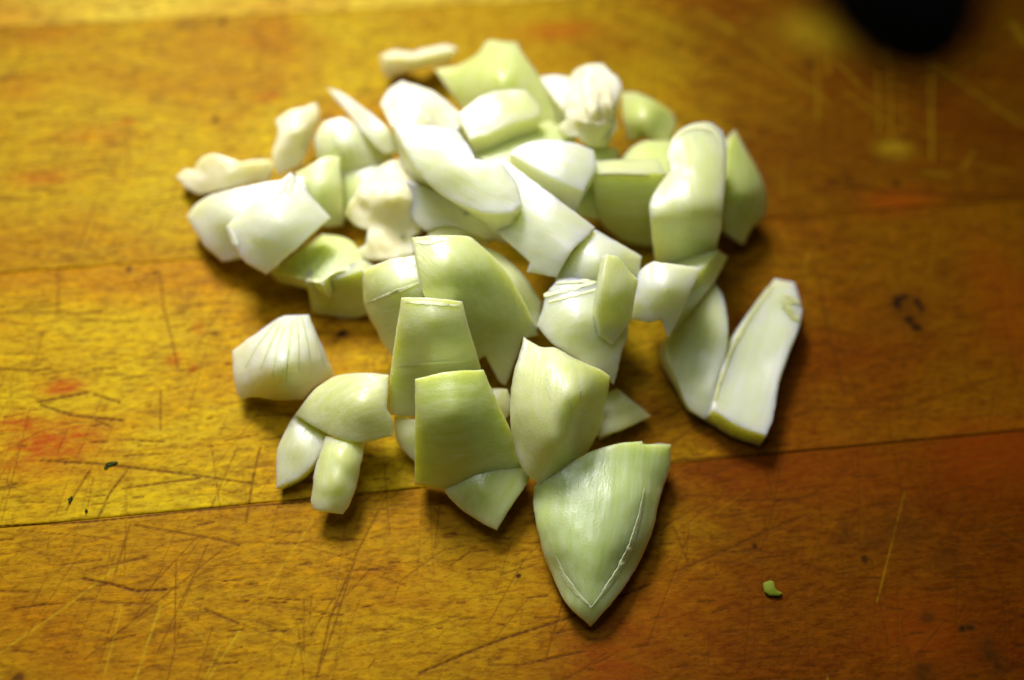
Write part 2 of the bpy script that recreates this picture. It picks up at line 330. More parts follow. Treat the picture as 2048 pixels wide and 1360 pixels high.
# ------------------------------------------------------------------ onion and garlic pieces
ONION_G = 'chopped onion pieces heaped on the board'; GARLIC_G = 'chopped garlic pieces in the heap'
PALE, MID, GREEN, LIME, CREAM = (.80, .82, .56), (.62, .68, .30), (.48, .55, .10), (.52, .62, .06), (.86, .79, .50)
CNT = [0]; SURF = {}
def ribbon(par, name, pl, width, col, raise_=.12, wob=.8, garlic=False, cut=False):
    """a thin raised strip (vein, membrane, rim) that lies on the surface of its piece; pl in photo pixels"""
    f, base, seed, lump = SURF[par.name]; P = np.array(pl, float); seg = np.hypot(*np.diff(P, axis=0).T); s = np.r_[0, np.cumsum(seg)]
    n = max(6, int(s[-1] / 4)); t = np.linspace(0, s[-1], n); x = np.interp(t, s, P[:, 0]); y = np.interp(t, s, P[:, 1])
    k = np.array([.25, .5, .25])
    for _ in range(6):
        x[1:-1] = np.convolve(x, k, 'valid'); y[1:-1] = np.convolve(y, k, 'valid')
    tx, ty = np.gradient(x), np.gradient(y); l = np.hypot(tx, ty) + 1e-9; nx_, ny_ = -ty / l, tx / l
    ww = np.interp(t / s[-1], np.linspace(0, 1, len(width)), width) * .5
    ww = ww * (1 + wob * np.array([noise.noise(Vector((a * .09, b * .09, 4.))) for a, b in zip(x, y)]))
    V = []
    for u, z in ((-1, -.25), (-.55, raise_), (.55, raise_), (1, -.25)):
        X, Y = x + nx_ * ww * u, y + ny_ * ww * u; hh = f(X, Y); W = unproj(X, Y, hh) * 1000
        d = np.array([noise.noise(Vector((p[0] * .16, p[1] * .16, p[2] * .16 + seed))) * lump * 1.6 + noise.noise(Vector((p[0] * .5, p[1] * .5, p[2] * .5 + seed))) * lump * .7 for p in W])
        V.append(unproj(X, Y, hh + d + z) - base)
    m = len(x); V = np.concatenate(V); Fc = []
    for r_ in range(3):
        for j in range(m - 1): Fc.append((r_ * m + j, (r_ + 1) * m + j, (r_ + 1) * m + j + 1, r_ * m + j + 1))
    Fc += [(0, 3 * m, 2 * m, m), (m - 1, 2 * m - 1, 3 * m - 1, 4 * m - 1)]
    for j in range(m - 1): Fc.append((j, j + 1, 3 * m + j + 1, 3 * m + j))
    o = mesh_obj(name, V, Fc, [THIN_GARLIC if garlic else THIN], None, par, 60)
    at = o.data.attributes.new('grain', 'FLOAT_VECTOR', 'POINT'); at.data.foreach_set('vector', (V * 1000).astype(np.float32).ravel())
    o.color = tuple(col) + (1,); return o
def piece(name, label, outline, anchors, t=4.0, col=MID, vein=90, rough=.6, lump=.12, garlic=False, off=(0, 0), taper=1.0, corner=42, parent=None, step=3.2, grid=6.5):
    """a cut chunk: upper face from an outline and heights, real thickness below it, torn edges"""
    CNT[0] += 1; seed = CNT[0]
    f = tps(anchors); poly = resample(outline, step, rough, seed, corner)
    lo, hi = poly.min(0), poly.max(0)
    gx, gy = np.meshgrid(np.arange(lo[0], hi[0], grid), np.arange(lo[1], hi[1], grid * .87)); gx = gx + (np.arange(gx.shape[0]) % 2)[:, None] * grid / 2
    q = np.c_[gx.ravel(), gy.ravel()]; q = q + rng.uniform(-.6, .6, q.shape)
    q = q[inside(q, poly)]; q = q[edge_dist(q, poly) > 4.2]
    # a ring just inside the edge
    tan = np.roll(poly, -1, 0) - np.roll(poly, 1, 0); tan /= np.linalg.norm(tan, axis=1)[:, None] + 1e-9
    area = 0.5 * np.sum(poly[:, 0] * np.roll(poly[:, 1], -1) - np.roll(poly[:, 0], -1) * poly[:, 1])
    ring = poly + np.c_[-tan[:, 1], tan[:, 0]] * (2.4 if area > 0 else -2.4)
    ring = ring[inside(ring, poly)]; ring = ring[edge_dist(ring, poly) > 1.7]
    pts = np.r_[poly, ring, q]; n = len(poly)
    vs, es, fs, *_ = delaunay_2d_cdt([Vector(p) for p in pts], [], [list(range(n))], 1, 1e-4)
    P = np.array([tuple(v) for v in vs]); tri = np.array([list(x) for x in fs if len(x) == 3])
    h = f(P[:, 0], P[:, 1])
    W = unproj(P[:, 0], P[:, 1], h)
    # facing up
    nr = np.cross(W[tri[:, 1]] - W[tri[:, 0]], W[tri[:, 2]] - W[tri[:, 0]])
    cam_dir = CAM - W[tri[:, 0]]
    flip = (nr * cam_dir).sum(1) < 0; tri[flip] = tri[flip][:, ::-1]; nr[flip] *= -1
    VN = np.zeros_like(W)
    for k in range(3): np.add.at(VN, tri[:, k], nr)
    VN /= np.linalg.norm(VN, axis=1)[:, None] + 1e-15
    for i in range(len(W)):
        p = W[i] * 1000
        d = noise.noise(Vector((p[0] * .16, p[1] * .16, p[2] * .16 + seed))) * lump * 1.6 + noise.noise(Vector((p[0] * .5, p[1] * .5, p[2] * .5 + seed))) * lump * .7
        W[i] += VN[i] * d * MM
    # boundary loop
    cnt = {}
    for a, b, c in tri:
        for e in ((a, b), (b, c), (c, a)): cnt[e] = 1
    nxt = {a: b for (a, b) in cnt if (b, a) not in cnt}
    st = next(iter(nxt)); loop = [st]; cur = nxt[st]
    while cur != st and len(loop) < 5000: loop.append(cur); cur = nxt[cur]
    loop = np.array(loop)
    W[loop] -= VN[loop] * .13 * MM
    cen = W.mean(0)
    dv = -VN * t * MM; dv[:, 0] += off[0] * MM; dv[:, 1] += off[1] * MM
    B = W + dv; B[:, :2] = cen[:2] + dv[:, :2].mean(0) + (B[:, :2] - cen[:2] - dv[:, :2].mean(0)) * taper
    zt = np.maximum(W[:, 2], .5 * MM); W[:, 2] = zt; B[:, 2] = np.minimum(np.maximum(B[:, 2], .12 * MM), zt - .3 * MM)
    nW = len(W); verts = [W, B]; faces = [tuple(x) for x in tri] + [tuple(nW + np.array(x[::-1])) for x in tri]; mi = [0] * (2 * len(tri))
    prev = loop; off_i = 2 * nW; m = len(loop); K = 3
    outv = B[loop] - cen; 
    for k in range(1, K + 1):
        if k < K:
            s = k / K; ringv = W[loop] * (1 - s) + B[loop] * s
            jit = np.array([noise.noise(Vector(p * 900) + Vector((0, 0, seed * 9.))) for p in ringv]) * .12 * MM
            dirv = W[loop] - cen; dirv[:, 2] = 0; dirv /= np.linalg.norm(dirv, axis=1)[:, None] + 1e-12
            verts.append(ringv + dirv * (jit[:, None] + .06 * MM)); cur_i = off_i + np.arange(m); off_i += m
        else: cur_i = nW + loop
        for j in range(m):
            j2 = (j + 1) % m
            faces.append((prev[j2], prev[j], cur_i[j], cur_i[j2])); mi.append(1)
        prev = cur_i
    V = np.concatenate(verts)
    base = np.array([cen[0], cen[1], V[:, 2].min()])
    mats = [CRUMB, CRUMB] if t < 1.5 else [GARLIC, GARLIC] if garlic else [ONION, ONION_CUT]
    o = mesh_obj(name, V - base, faces, mats, mi, parent, 50)
    o.location = base
    a = math.radians(vein); L0 = V - base; ca, sa = math.cos(a), math.sin(a)
    g = np.c_[L0[:, 0] * ca + L0[:, 1] * sa, -L0[:, 0] * sa + L0[:, 1] * ca, L0[:, 2]] * 1000
    at = o.data.attributes.new('grain', 'FLOAT_VECTOR', 'POINT'); at.data.foreach_set('vector', g.astype(np.float32).ravel())
    o.color = tuple(col) + (1,) if garlic or t < 1.5 else tuple(a * .78 + b * .22 for a, b in zip((col[0], col[1] * 1.03, col[2] * (1.06 if col[2] > .5 else .84)), (.72, .80, .34))) + (1,)
    SURF[o.name] = (f, base, seed, lump)
    if parent is None:
        o['label'] = label; o['category'] = 'garlic' if garlic else 'onion'; o['group'] = GARLIC_G if garlic else ONION_G
    return o
#PIECES
# --- far left: garlic slivers and the two white squares
piece('garlic_piece', 'ragged cream garlic sliver lying at the far left end of the heap',
 [(352,354),(371,338),(385,344),(395,322),(423,308),(459,314),(491,324),(538,320),(552,330),(542,350),(534,364),(467,374),(399,388),(375,376)],
 [(352,354,3),(395,322,6),(538,322,6),(540,360,4),(399,388,3),(460,340,8.5)], 5, CREAM, 10, 1.0, .4, True)
piece('garlic_piece', 'pointed cream garlic sliver standing up behind the far left sliver',
 [(550,241),(578,221),(602,215),(631,206),(638,227),(633,266),(618,298),(598,334),(574,342),(558,352),(544,314),(550,282),(554,258)],
 [(550,241,8),(631,206,9),(630,270,7),(558,352,4),(544,314,6),(590,260,11)], 4, CREAM, 60, .8, .3, True)
piece('onion_piece', 'pale lilac white onion square lying half under the topmost left white square',
 [(373,433),(395,405),(431,386),(522,366),(610,352),(610,420),(540,500),(483,517),(443,524),(407,489)],
 [(373,433,4),(395,405,7),(522,368,11),(610,352,11),(600,420,10),(443,524,3.5),(483,517,5),(450,430,10)], 4.5, (0.82, 0.81, 0.68), 20, .8)
square = piece('onion_piece', 'smooth white onion square with a crinkled upper edge, on top at the left end',
 [(582,344),(620,388),(661,435),(600,492),(530,550),(490,524),(467,499),(451,453),(498,409),(554,366)],
 [(582,344,15),(661,435,12),(530,550,8.5),(451,453,11),(555,445,15.5),(490,524,9)], 4, (0.84, 0.85, 0.72), 35, .7, .15)
piece('onion_piece', 'light green onion slice standing right behind the white squares on the left',
 [(590,346),(649,314),(679,314),(685,378),(687,451),(650,453),(600,420)],
 [(590,346,9),(679,314,10),(687,451,3),(650,453,4),(640,370,9.5)], 3.5, MID, 90, .5)
slice = piece('onion_piece', 'white onion slice with green veins behind, left of the long pointed wedge',
 [(628,280),(645,243),(681,233),(705,243),(737,274),(790,310),(757,350),(717,372),(689,385),(640,350)],
 [(628,280,9),(681,235,11),(737,274,10),(790,310,8),(689,385,4),(650,340,6),(690,290,11)], 3.5, (0.74, 0.77, 0.50), 75, .5)
piece('onion_piece', 'thin pointed onion wedge leaning over the back left of the heap',
 [(653,175),(681,183),(721,211),(768,247),(816,300),(796,302),(772,306),(757,298),(729,270),(697,227),(669,195)],
 [(653,175,8),(721,208,11),(816,300,11),(772,306,11),(700,230,10),(740,255,13)], 3.5, PALE, -50, .4)
# --- garlic in the middle left and the fan slice
clove = piece('garlic_piece', 'large cream garlic clove with a trimmed root and small hole, centre left of the heap',
 [(690,431),(709,393),(736,351),(766,324),(820,308),(850,351),(845,427),(842,465),(826,473),(830,507),(808,515),(766,519),(728,519),(705,504),(728,484),(736,458),(716,454)],
 [(690,431,6),(736,351,10),(820,310,11),(845,445,11),(828,507,8.5),(705,504,6.5),(724,388,12.5),(790,385,15.5),(752,432,11),(800,465,10),(738,488,9.5)], 8, CREAM, 60, .8, .55, True)
fan = piece('onion_piece', 'bright lime onion slice with fanned veins between white square and garlic clove',
 [(538,544),(578,513),(618,485),(645,467),(697,477),(721,505),(728,536),(690,542),(663,548),(645,568),(594,556)],
 [(538,544,3),(645,467,5),(721,505,8),(725,536,9),(645,568,9),(600,520,6),(670,520,8)], 3, (0.56, 0.66, 0.08), 60, .7)
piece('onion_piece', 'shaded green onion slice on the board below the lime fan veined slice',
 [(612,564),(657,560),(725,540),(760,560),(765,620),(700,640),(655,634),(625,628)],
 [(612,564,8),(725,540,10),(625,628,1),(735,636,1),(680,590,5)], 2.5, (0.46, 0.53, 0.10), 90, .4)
# --- back row
piece('garlic_piece', 'narrow cream garlic strip lying apart at the very back of the heap',
 [(760,112),(786,113),(830,113),(880,103),(914,96),(917,103),(895,124),(872,132),(820,143),(775,158),(763,140)],
 [(760,112,5),(914,97,6),(872,132,5),(775,158,2),(763,140,3),(830,122,7)], 5, CREAM, 5, .6, .3, True)
piece('onion_piece', 'broad curved green onion slice arching at the top of the heap',
 [(869,138),(915,129),(954,106),(969,83),(984,78),(1034,83),(1049,110),(1080,152),(1100,190),(1133,225),(1152,266),(1129,276),(1090,262),(1040,230),(960,235),(923,216),(895,178)],
 [(869,138,9),(954,106,12),(984,78,13),(1034,83,13),(1080,152,13),(1152,266,9),(923,216,8),(1000,150,17),(1060,220,13)], 4, (0.56, 0.61, 0.13), 60, .5)
piece('garlic_piece', 'rounded cream garlic end behind the long white central slab',
 [(760,205),(774,179),(804,159),(835,167),(869,179),(908,213),(930,235),(915,262),(869,268),(824,262),(781,252),(770,228)],
 [(760,205,12),(804,159,12),(869,179,15),(930,235,15),(869,268,18),(781,250,18),(840,210,20)], 7, (0.88, 0.86, 0.64), -40, .5, .35, True)
piece('onion_piece', 'pale block shaped onion piece in front of the arching green slice',
 [(913,228),(965,190),(1011,177),(1053,179),(1082,213),(1080,232),(1022,251),(976,270),(938,282)],
 [(913,228,17),(1011,177,18),(1053,179,18),(1082,222,17),(938,282,16.5),(1000,225,18.2)], 6, (0.76, 0.78, 0.44), 20, .5, off=(.3,-2.2))
piece('garlic_piece', 'lilac white garlic chip tucked between arching green slice and wrinkled garlic',
 [(1076,152),(1112,150),(1150,158),(1160,200),(1150,235),(1130,220),(1100,185)],
 [(1076,152,12),(1150,158,13),(1150,235,13),(1120,180,14)], 4, (0.88, 0.84, 0.70), 30, .6, .3, True)
core = piece('garlic_piece', 'wrinkled cream garlic core with dark creases at the back right of the heap',
 [(1142,160),(1151,137),(1176,124),(1204,126),(1215,150),(1236,175),(1238,222),(1240,248),(1228,286),(1202,295),(1181,286),(1159,269),(1130,273),(1117,256),(1140,240),(1130,205)],
 [(1151,137,13),(1204,126,14),(1238,222,16),(1228,286,12),(1130,273,14),(1140,190,16),(1185,200,21),(1190,255,18)], 7, (0.86, 0.81, 0.56), 70, 1.3, .9, True)
piece('onion_piece', 'yellow green onion slice right of the wrinkled garlic core',
 [(1240,184),(1275,184),(1313,201),(1347,226),(1355,243),(1340,290),(1313,284),(1279,265),(1266,280),(1253,278),(1245,235)],
 [(1240,184,8),(1347,226,8),(1340,290,8),(1253,278,7),(1290,230,12)], 4, (0.50, 0.57, 0.07), -30, .5)
# --- deep pieces that close the heap from behind
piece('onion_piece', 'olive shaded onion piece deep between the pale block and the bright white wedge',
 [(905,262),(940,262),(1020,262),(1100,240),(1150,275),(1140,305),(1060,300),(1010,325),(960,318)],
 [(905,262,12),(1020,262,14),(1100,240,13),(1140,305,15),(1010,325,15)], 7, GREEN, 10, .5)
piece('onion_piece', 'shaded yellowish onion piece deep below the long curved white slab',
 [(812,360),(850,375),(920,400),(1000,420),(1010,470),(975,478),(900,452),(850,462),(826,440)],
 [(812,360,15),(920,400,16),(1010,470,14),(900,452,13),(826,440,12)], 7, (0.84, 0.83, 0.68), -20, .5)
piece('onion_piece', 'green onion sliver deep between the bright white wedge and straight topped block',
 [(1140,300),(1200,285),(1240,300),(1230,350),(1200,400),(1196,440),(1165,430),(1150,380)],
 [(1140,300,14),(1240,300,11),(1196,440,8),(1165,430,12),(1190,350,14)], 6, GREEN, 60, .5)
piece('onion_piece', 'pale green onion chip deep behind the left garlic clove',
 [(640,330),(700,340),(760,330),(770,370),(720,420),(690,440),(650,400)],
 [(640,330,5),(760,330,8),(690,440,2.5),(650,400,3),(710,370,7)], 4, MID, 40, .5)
# --- middle
piece('onion_piece', 'yellowish onion block between the two central white slabs, shaded',
 [(858,439),(877,427),(938,430),(980,455),(990,481),(946,484),(854,475)],
 [(858,439,11),(980,455,11),(988,481,10),(854,475,11),(920,450,13)], 6, (0.80, 0.79, 0.32), 10, .6)
piece('onion_piece', 'long curved white onion slab crossing the top centre of the heap',
 [(785,250),(824,251),(877,251),(915,259),(942,297),(950,314),(1003,324),(1034,366),(1045,410),(1020,428),(960,425),(890,395),(840,350),(812,305)],
 [(785,250,20),(915,259,22),(1003,324,24),(1045,410,22),(960,425,21),(870,385,19),(812,305,20.5),(910,330,23.6)], 9, (0.86, 0.88, 0.66), -40, .6, off=(-1.2,-3.2))
piece('onion_piece', 'bright white onion wedge behind the diagonal central slab, left of the upright strip',
 [(1017,307),(1046,288),(1090,279),(1145,283),(1190,299),(1193,340),(1182,358),(1168,384),(1127,368),(1072,340)],
 [(1017,307,19),(1090,279,20),(1190,299,19),(1168,384,18),(1072,340,19),(1130,320,20.3)], 8, (0.84, 0.84, 0.72), -20, .5, off=(0.5,-2.4))
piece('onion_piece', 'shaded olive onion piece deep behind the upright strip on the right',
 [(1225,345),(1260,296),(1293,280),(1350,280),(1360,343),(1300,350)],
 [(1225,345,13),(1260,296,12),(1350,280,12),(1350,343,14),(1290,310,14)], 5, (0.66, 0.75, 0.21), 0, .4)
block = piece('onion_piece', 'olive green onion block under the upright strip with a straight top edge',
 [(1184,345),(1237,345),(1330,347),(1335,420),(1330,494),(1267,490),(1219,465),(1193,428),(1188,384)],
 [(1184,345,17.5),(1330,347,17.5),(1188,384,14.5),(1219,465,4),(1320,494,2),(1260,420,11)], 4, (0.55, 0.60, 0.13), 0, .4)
piece('onion_piece', 'green pointed leaf shaped onion slice at the far right edge of the heap',
 [(1471,258),(1492,295),(1522,350),(1537,401),(1530,435),(1505,457),(1488,491),(1458,469),(1449,435),(1450,359),(1456,290)],
 [(1471,258,11),(1522,350,9),(1537,401,6),(1530,435,5),(1488,491,2.5),(1449,435,8),(1452,340,13),(1490,390,11)], 7, (0.46, 0.53, 0.07), 80, .4, off=(-1.5,.8), taper=0.75)
tall = piece('onion_piece', 'tall upright onion strip with a white top, curving down on the right',
 [(1333,307),(1351,266),(1385,246),(1421,244),(1447,262),(1454,296),(1451,384),(1443,457),(1436,487),(1425,530),(1405,545),(1348,540),(1311,530),(1302,457),(1298,406),(1315,373),(1336,340)],
 [(1340,300,19),(1385,250,19.5),(1447,265,19.5),(1450,360,19.5),(1315,373,18.5),(1380,330,20.3),(1385,420,19.5),(1445,440,17),(1302,440,17.5),(1310,530,7),(1348,535,7.5),(1405,540,7),(1436,487,11),(1375,480,13.5)], 10, (0.74, 0.77, 0.44), 85, .5, taper=0.7)
piece('onion_piece', 'wide diagonal white onion slab in the very centre of the heap',
 [(990,330),(1012,321),(1060,355),(1120,400),(1191,454),(1180,468),(1146,500),(1112,555),(1054,544),(1060,525),(1010,480),(985,450),(970,400)],
 [(1000,325,20),(1120,400,21.5),(1191,454,19),(1146,500,19.5),(1054,544,15),(985,450,17),(1080,440,20.8)], 11, (0.84, 0.84, 0.72), -35, .6, taper=0.7)
piece('onion_piece', 'smaller white onion slab at lower right end of the wide diagonal slab',
 [(1191,458),(1238,484),(1285,513),(1279,552),(1262,580),(1200,585),(1112,565),(1112,553),(1146,500)],
 [(1191,458,18),(1285,513,16),(1262,580,13),(1112,560,15),(1200,520,18.5)], 9, (0.80, 0.82, 0.60), -30, .5, taper=0.6)
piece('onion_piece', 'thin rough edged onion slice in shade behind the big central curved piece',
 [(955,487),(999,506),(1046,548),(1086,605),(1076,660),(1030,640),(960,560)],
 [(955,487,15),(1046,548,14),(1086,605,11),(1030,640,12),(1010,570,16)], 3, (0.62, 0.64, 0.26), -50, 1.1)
middle = piece('onion_piece', 'big curved pale green onion piece in the middle, its right side shaded',
 [(822,473),(872,469),(938,471),(961,487),(1012,540),(1050,605),(1078,671),(1046,680),(1027,732),(1012,772),(999,765),(971,713),(955,722),(900,700),(848,591),(834,534)],
 [(822,473,22),(938,471,22.5),(1012,540,19),(1078,671,9),(1012,772,4),(955,722,7),(848,591,20),(900,520,23.5),(960,610,17)], 9, (0.62, 0.67, 0.28), -55, .5, taper=0.7)
ridged = piece('onion_piece', 'ridged white onion piece at the left front of the heap, leaning on a strip',
 [(721,541),(778,518),(829,508),(844,558),(853,600),(830,650),(800,690),(785,713),(764,685),(754,661),(731,619)],
 [(721,541,14),(829,508,18),(853,600,16),(785,713,5),(731,619,9),(785,580,17)], 4, (0.68, 0.73, 0.42), 15, .6, .2)
standing = piece('onion_piece', 'long white topped onion strip standing above the front green slab',
 [(801,595),(862,595),(926,602),(942,666),(961,732),(965,770),(880,800),(835,832),(782,831),(773,817),(785,713)],
 [(801,595,21),(926,602,21),(961,732,13),(831,828,6.5),(775,820,6.5),(785,713,13.5),(865,640,21.5),(870,720,16)], 4, (0.64, 0.69, 0.34), 0, .45)
piece('onion_piece', 'small pale crescent of onion peeking out left of the front green slab',
 [(787,832),(832,840),(850,890),(832,927),(801,897),(787,864)],
 [(787,832,5),(832,840,6),(832,927,2.2),(801,897,3),(820,870,5)], 2.5, (0.60, 0.62, 0.28), 60, .4)
piece('onion_piece', 'small yellow onion chip in the gap right of the front green slab',
 [(980,775),(1015,777),(1025,812),(1012,840),(990,830)],
 [(980,775,7),(1015,777,7),(1012,840,5),(995,800,7)], 3, (0.64, 0.58, 0.20), 60, .4)
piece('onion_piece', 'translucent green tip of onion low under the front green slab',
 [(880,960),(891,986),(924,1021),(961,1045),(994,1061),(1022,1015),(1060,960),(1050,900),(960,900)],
 [(880,960,5),(924,1021,3.5),(994,1061,3.2),(1060,960,5),(960,980,6.5),(960,900,7)], 3, (0.40, 0.47, 0.08), 60, .5)  # base colour lowered, so shade under the slab is painted in
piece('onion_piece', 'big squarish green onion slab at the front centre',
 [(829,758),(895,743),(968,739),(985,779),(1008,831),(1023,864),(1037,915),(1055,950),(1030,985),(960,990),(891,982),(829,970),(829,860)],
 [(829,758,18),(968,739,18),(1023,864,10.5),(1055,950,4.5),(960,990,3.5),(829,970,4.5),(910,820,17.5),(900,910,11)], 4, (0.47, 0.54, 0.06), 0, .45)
# --- centre right
layered = piece('onion_piece', 'layered white onion piece with a fringed upper left edge, right of centre',
 [(1091,590),(1115,557),(1202,551),(1240,570),(1256,655),(1242,710),(1228,770),(1214,750),(1160,722),(1107,690),(1073,651),(1083,620)],
 [(1091,590,15),(1115,557,16),(1202,551,16),(1256,655,12),(1228,770,8),(1073,651,13),(1160,640,16.5)], 9, (0.78, 0.80, 0.58), 20, .9, taper=0.65)
piece('onion_piece', 'thin translucent green onion fin standing up right of centre',
 [(1214,508),(1238,514),(1262,543),(1278,560),(1270,599),(1264,639),(1254,655),(1226,690),(1200,672),(1198,619),(1204,559)],
 [(1214,508,22),(1278,560,19),(1254,655,14),(1200,672,15),(1235,590,19.5)], 1.8, (0.62, 0.66, 0.36), 80, .4)
piece('onion_piece', 'white faced onion chunk with a torn lower edge below the upright strip',
 [(1274,551),(1288,532),(1310,522),(1405,536),(1380,590),(1357,639),(1337,677),(1328,655),(1325,640),(1295,645),(1262,637)],
 [(1288,532,17),(1405,536,17),(1357,639,13),(1337,677,11),(1262,637,13),(1330,575,18)], 10, (0.84, 0.84, 0.74), 85, .9, off=(2.8,1.5), taper=0.6)
piece('onion_piece', 'cupped green onion slice on the board, left neighbour of the lone white strip',
 [(1431,565),(1449,595),(1457,659),(1449,718),(1429,774),(1421,829),(1409,840),(1377,815),(1357,766),(1333,710),(1337,682),(1365,651),(1397,611)],
 [(1431,565,8),(1457,659,8),(1429,774,5),(1409,840,2.5),(1333,710,6),(1397,611,9),(1400,700,5.5),(1357,766,4.5)], 3.2, (0.68, 0.72, 0.50), 70, .5)
strip = piece('onion_piece', 'lone white onion strip with a frayed upper end lying at the right',
 [(1550,557),(1590,565),(1600,600),(1605,618),(1600,650),(1562,750),(1546,840),(1533,870),(1475,850),(1425,818),(1430,790),(1460,690),(1500,620)],
 [(1550,557,4.6),(1605,618,5),(1533,870,5),(1425,818,5.5),(1460,690,6),(1562,750,5.4),(1515,720,5.0)], 4.2, (0.84, 0.88, 0.64), 62, .7)
piece('onion_piece', 'pointed flat onion chip on the board right of the front pale wedge',
 [(1180,800),(1235,776),(1270,803),(1303,831),(1260,852),(1200,873)],
 [(1180,800,3.5),(1235,776,3.5),(1303,831,2.2),(1200,873,3),(1235,825,4)], 2.6, (0.50, 0.48, 0.18), 30, .5)
wedge = piece('onion_piece', 'pale domed onion wedge pointing down in front, over the large smooth petal',
 [(1047,673),(1080,692),(1108,694),(1141,711),(1202,739),(1221,753),(1214,805),(1202,856),(1179,899),(1140,948),(1106,990),(1097,988),(1047,941),(1028,894),(1019,828),(1024,762)],
 [(1047,673,15),(1141,711,17),(1221,753,12),(1165,790,17.5),(1130,890,13.5),(1101,990,4.5),(1024,762,14.5),(1019,828,12.5),(1028,894,9),(1214,805,8.5),(1202,856,5),(1179,899,4),(1090,800,17)], 4, (0.70, 0.73, 0.34), 80, .5)
piece('onion_piece', 'green onion slab sloping down to the right behind the white faced chunk',
 [(1380,545),(1405,534),(1437,500),(1457,512),(1432,560),(1390,620),(1350,668),(1340,660)],
 [(1380,545,15.5),(1437,500,11),(1457,512,8),(1350,668,6.5),(1340,660,9),(1400,580,12)], 7, (.50, .57, .16), 60, .5, taper=0.7)
petal = piece('onion_piece', 'large smooth green onion petal at the very front with a highlight along its rim',
 [(1066,975),(1110,945),(1179,903),(1235,887),(1285,881),(1288,887),(1344,889),(1341,932),(1325,979),(1306,1064),(1282,1120),(1235,1195),(1181,1254),(1127,1200),(1094,1129),(1075,1064),(1064,1010)],
 [(1064,993,4.5),(1094,1129,2.8),(1181,1254,1.8),(1282,1120,2.8),(1325,979,4),(1344,889,6.5),(1285,881,8),(1179,905,8.5),(1066,975,6),(1300,985,7.0),(1268,1090,6.0),(1183,1222,4.0),(1112,1110,5.4),(1088,1030,6.2),(1190,1030,8.6),(1188,1130,7.2)], 3.4, (0.38, 0.49, 0.14), 75, .5, .15)
# --- left front
white_petal = piece('onion_piece', 'white onion petal with green veins alone on the board at left',
 [(462,701),(508,668),(552,637),(575,630),(618,629),(629,657),(650,701),(670,749),(629,776),(606,800),(552,803),(511,796),(491,798),(482,804),(472,789),(464,749)],
 [(462,701,5),(552,637,8),(618,629,8),(650,701,7),(670,749,4),(606,800,3),(552,803,3),(482,804,2.2),(565,715,12.5),(565,765,9.5)], 2.4, (0.82, 0.81, 0.62), 82, .6)
piece('onion_piece', 'grey translucent onion sliver pointing down, half under a translucent slice at left',
 [(620,800),(589,830),(569,864),(553,904),(552,978),(599,955),(629,925),(660,871)],
 [(620,800,4.5),(553,904,3.5),(552,978,2),(660,871,4.5),(600,890,5)], 2.5, (0.54, 0.54, 0.36), 60, .4)
piece('onion_piece', 'stubby pale green cylindrical onion stem end at the lower left',
 [(650,870),(731,880),(727,911),(717,965),(700,1006),(687,1030),(660,1027),(628,1020),(621,1002),(629,948),(640,904)],
 [(650,870,6),(731,880,5.5),(717,965,4.5),(687,1030,3.4),(628,1020,3.6),(621,1002,4),(636,930,5.5),(685,900,8.2),(672,960,7.4),(658,1010,5)], 3, (0.62, 0.68, 0.28), 75, .8, .3)
piece('onion_piece', 'translucent rounded onion slice lying over the stubby stem end',
 [(589,830),(619,789),(650,762),(677,749),(727,744),(778,749),(775,816),(785,837),(787,873),(727,885),(683,878),(643,862)],
 [(589,830,6),(677,749,9),(778,749,11),(787,873,8),(727,885,8),(643,862,6.5),(715,800,12)], 2.8, (0.54, 0.55, 0.24), 15, .4)
piece('onion_crumb', 'tiny green onion crumb alone on the board at lower right',
 [(1526,1166),(1540,1160),(1548,1162),(1553,1178),(1566,1186),(1560,1192),(1540,1192),(1529,1182)],
 [(1526,1166,.8),(1548,1162,.9),(1566,1186,.7),(1540,1192,.6),(1543,1176,1.1)], 1.2, (.16, .25, .02), 20, .3, .05, step=2.4, grid=5)

# --- parts that show on single pieces
V1, V2 = (.34, .50, .03), (.26, .44, .01)
for pl, wd in (([(585,640),(577,700),(572,765)], (7,5,2)), ([(565,637),(540,690),(520,740)], (6,4,1.5)), ([(575,635),(556,690),(545,750)], (5,3,1.5)), ([(603,633),(615,680),(622,730)], (6,4,1.5)),
               ([(553,642),(515,690),(490,735)], (5,3,1.5)), ([(613,632),(638,690),(650,735)], (6,4,1.5)), ([(594,634),(598,690),(598,745)], (4,3,1.5))):
    ribbon(white_petal, 'vein', pl, wd, V1, .03, .3)
for pl, wd in (([(656,552),(620,505),(600,490)], (4,6,3)), ([(662,548),(640,500),(628,482)], (4,6,3)), ([(668,546),(662,500),(655,472)], (4,6,3)), ([(674,545),(685,505),(690,482)], (4,6,3)),
               ([(648,556),(600,520),(580,514)], (4,6,3)), ([(680,543),(706,515),(712,502)], (4,5,3)), ([(640,560),(590,538),(560,530)], (4,5,2))):
    ribbon(fan, 'vein', pl, wd, V2, .02, .3)
ribbon(fan, 'root_edge', [(592,553),(618,560),(645,564),(655,552),(668,543),(690,538)], (3,5,7,8,6,3), (.80,.84,.36), .25, 1.2)
for pl, wd in (([(578,352),(566,372),(556,388),(548,400)], (5,12,9,3)), ([(589,352),(580,372),(574,385)], (3,7,2)), ([(458,455),(463,470),(470,488),(474,498)], (6,14,12,4))):
    ribbon(square, 'membrane', pl, wd, (.86,.90,.74), .28, 1.6)  # skin strips, coloured pale to stand for the crinkly highlights here
ribbon(petal, 'rim_highlight', [(1290,975),(1281,1030),(1262,1095),(1232,1150),(1200,1195),(1183,1216)], (4,12,17,18,14,6), (.50,.58,.24), .09, .5, cut=True)  # paler strips: the highlight on the cut edge, put into colour
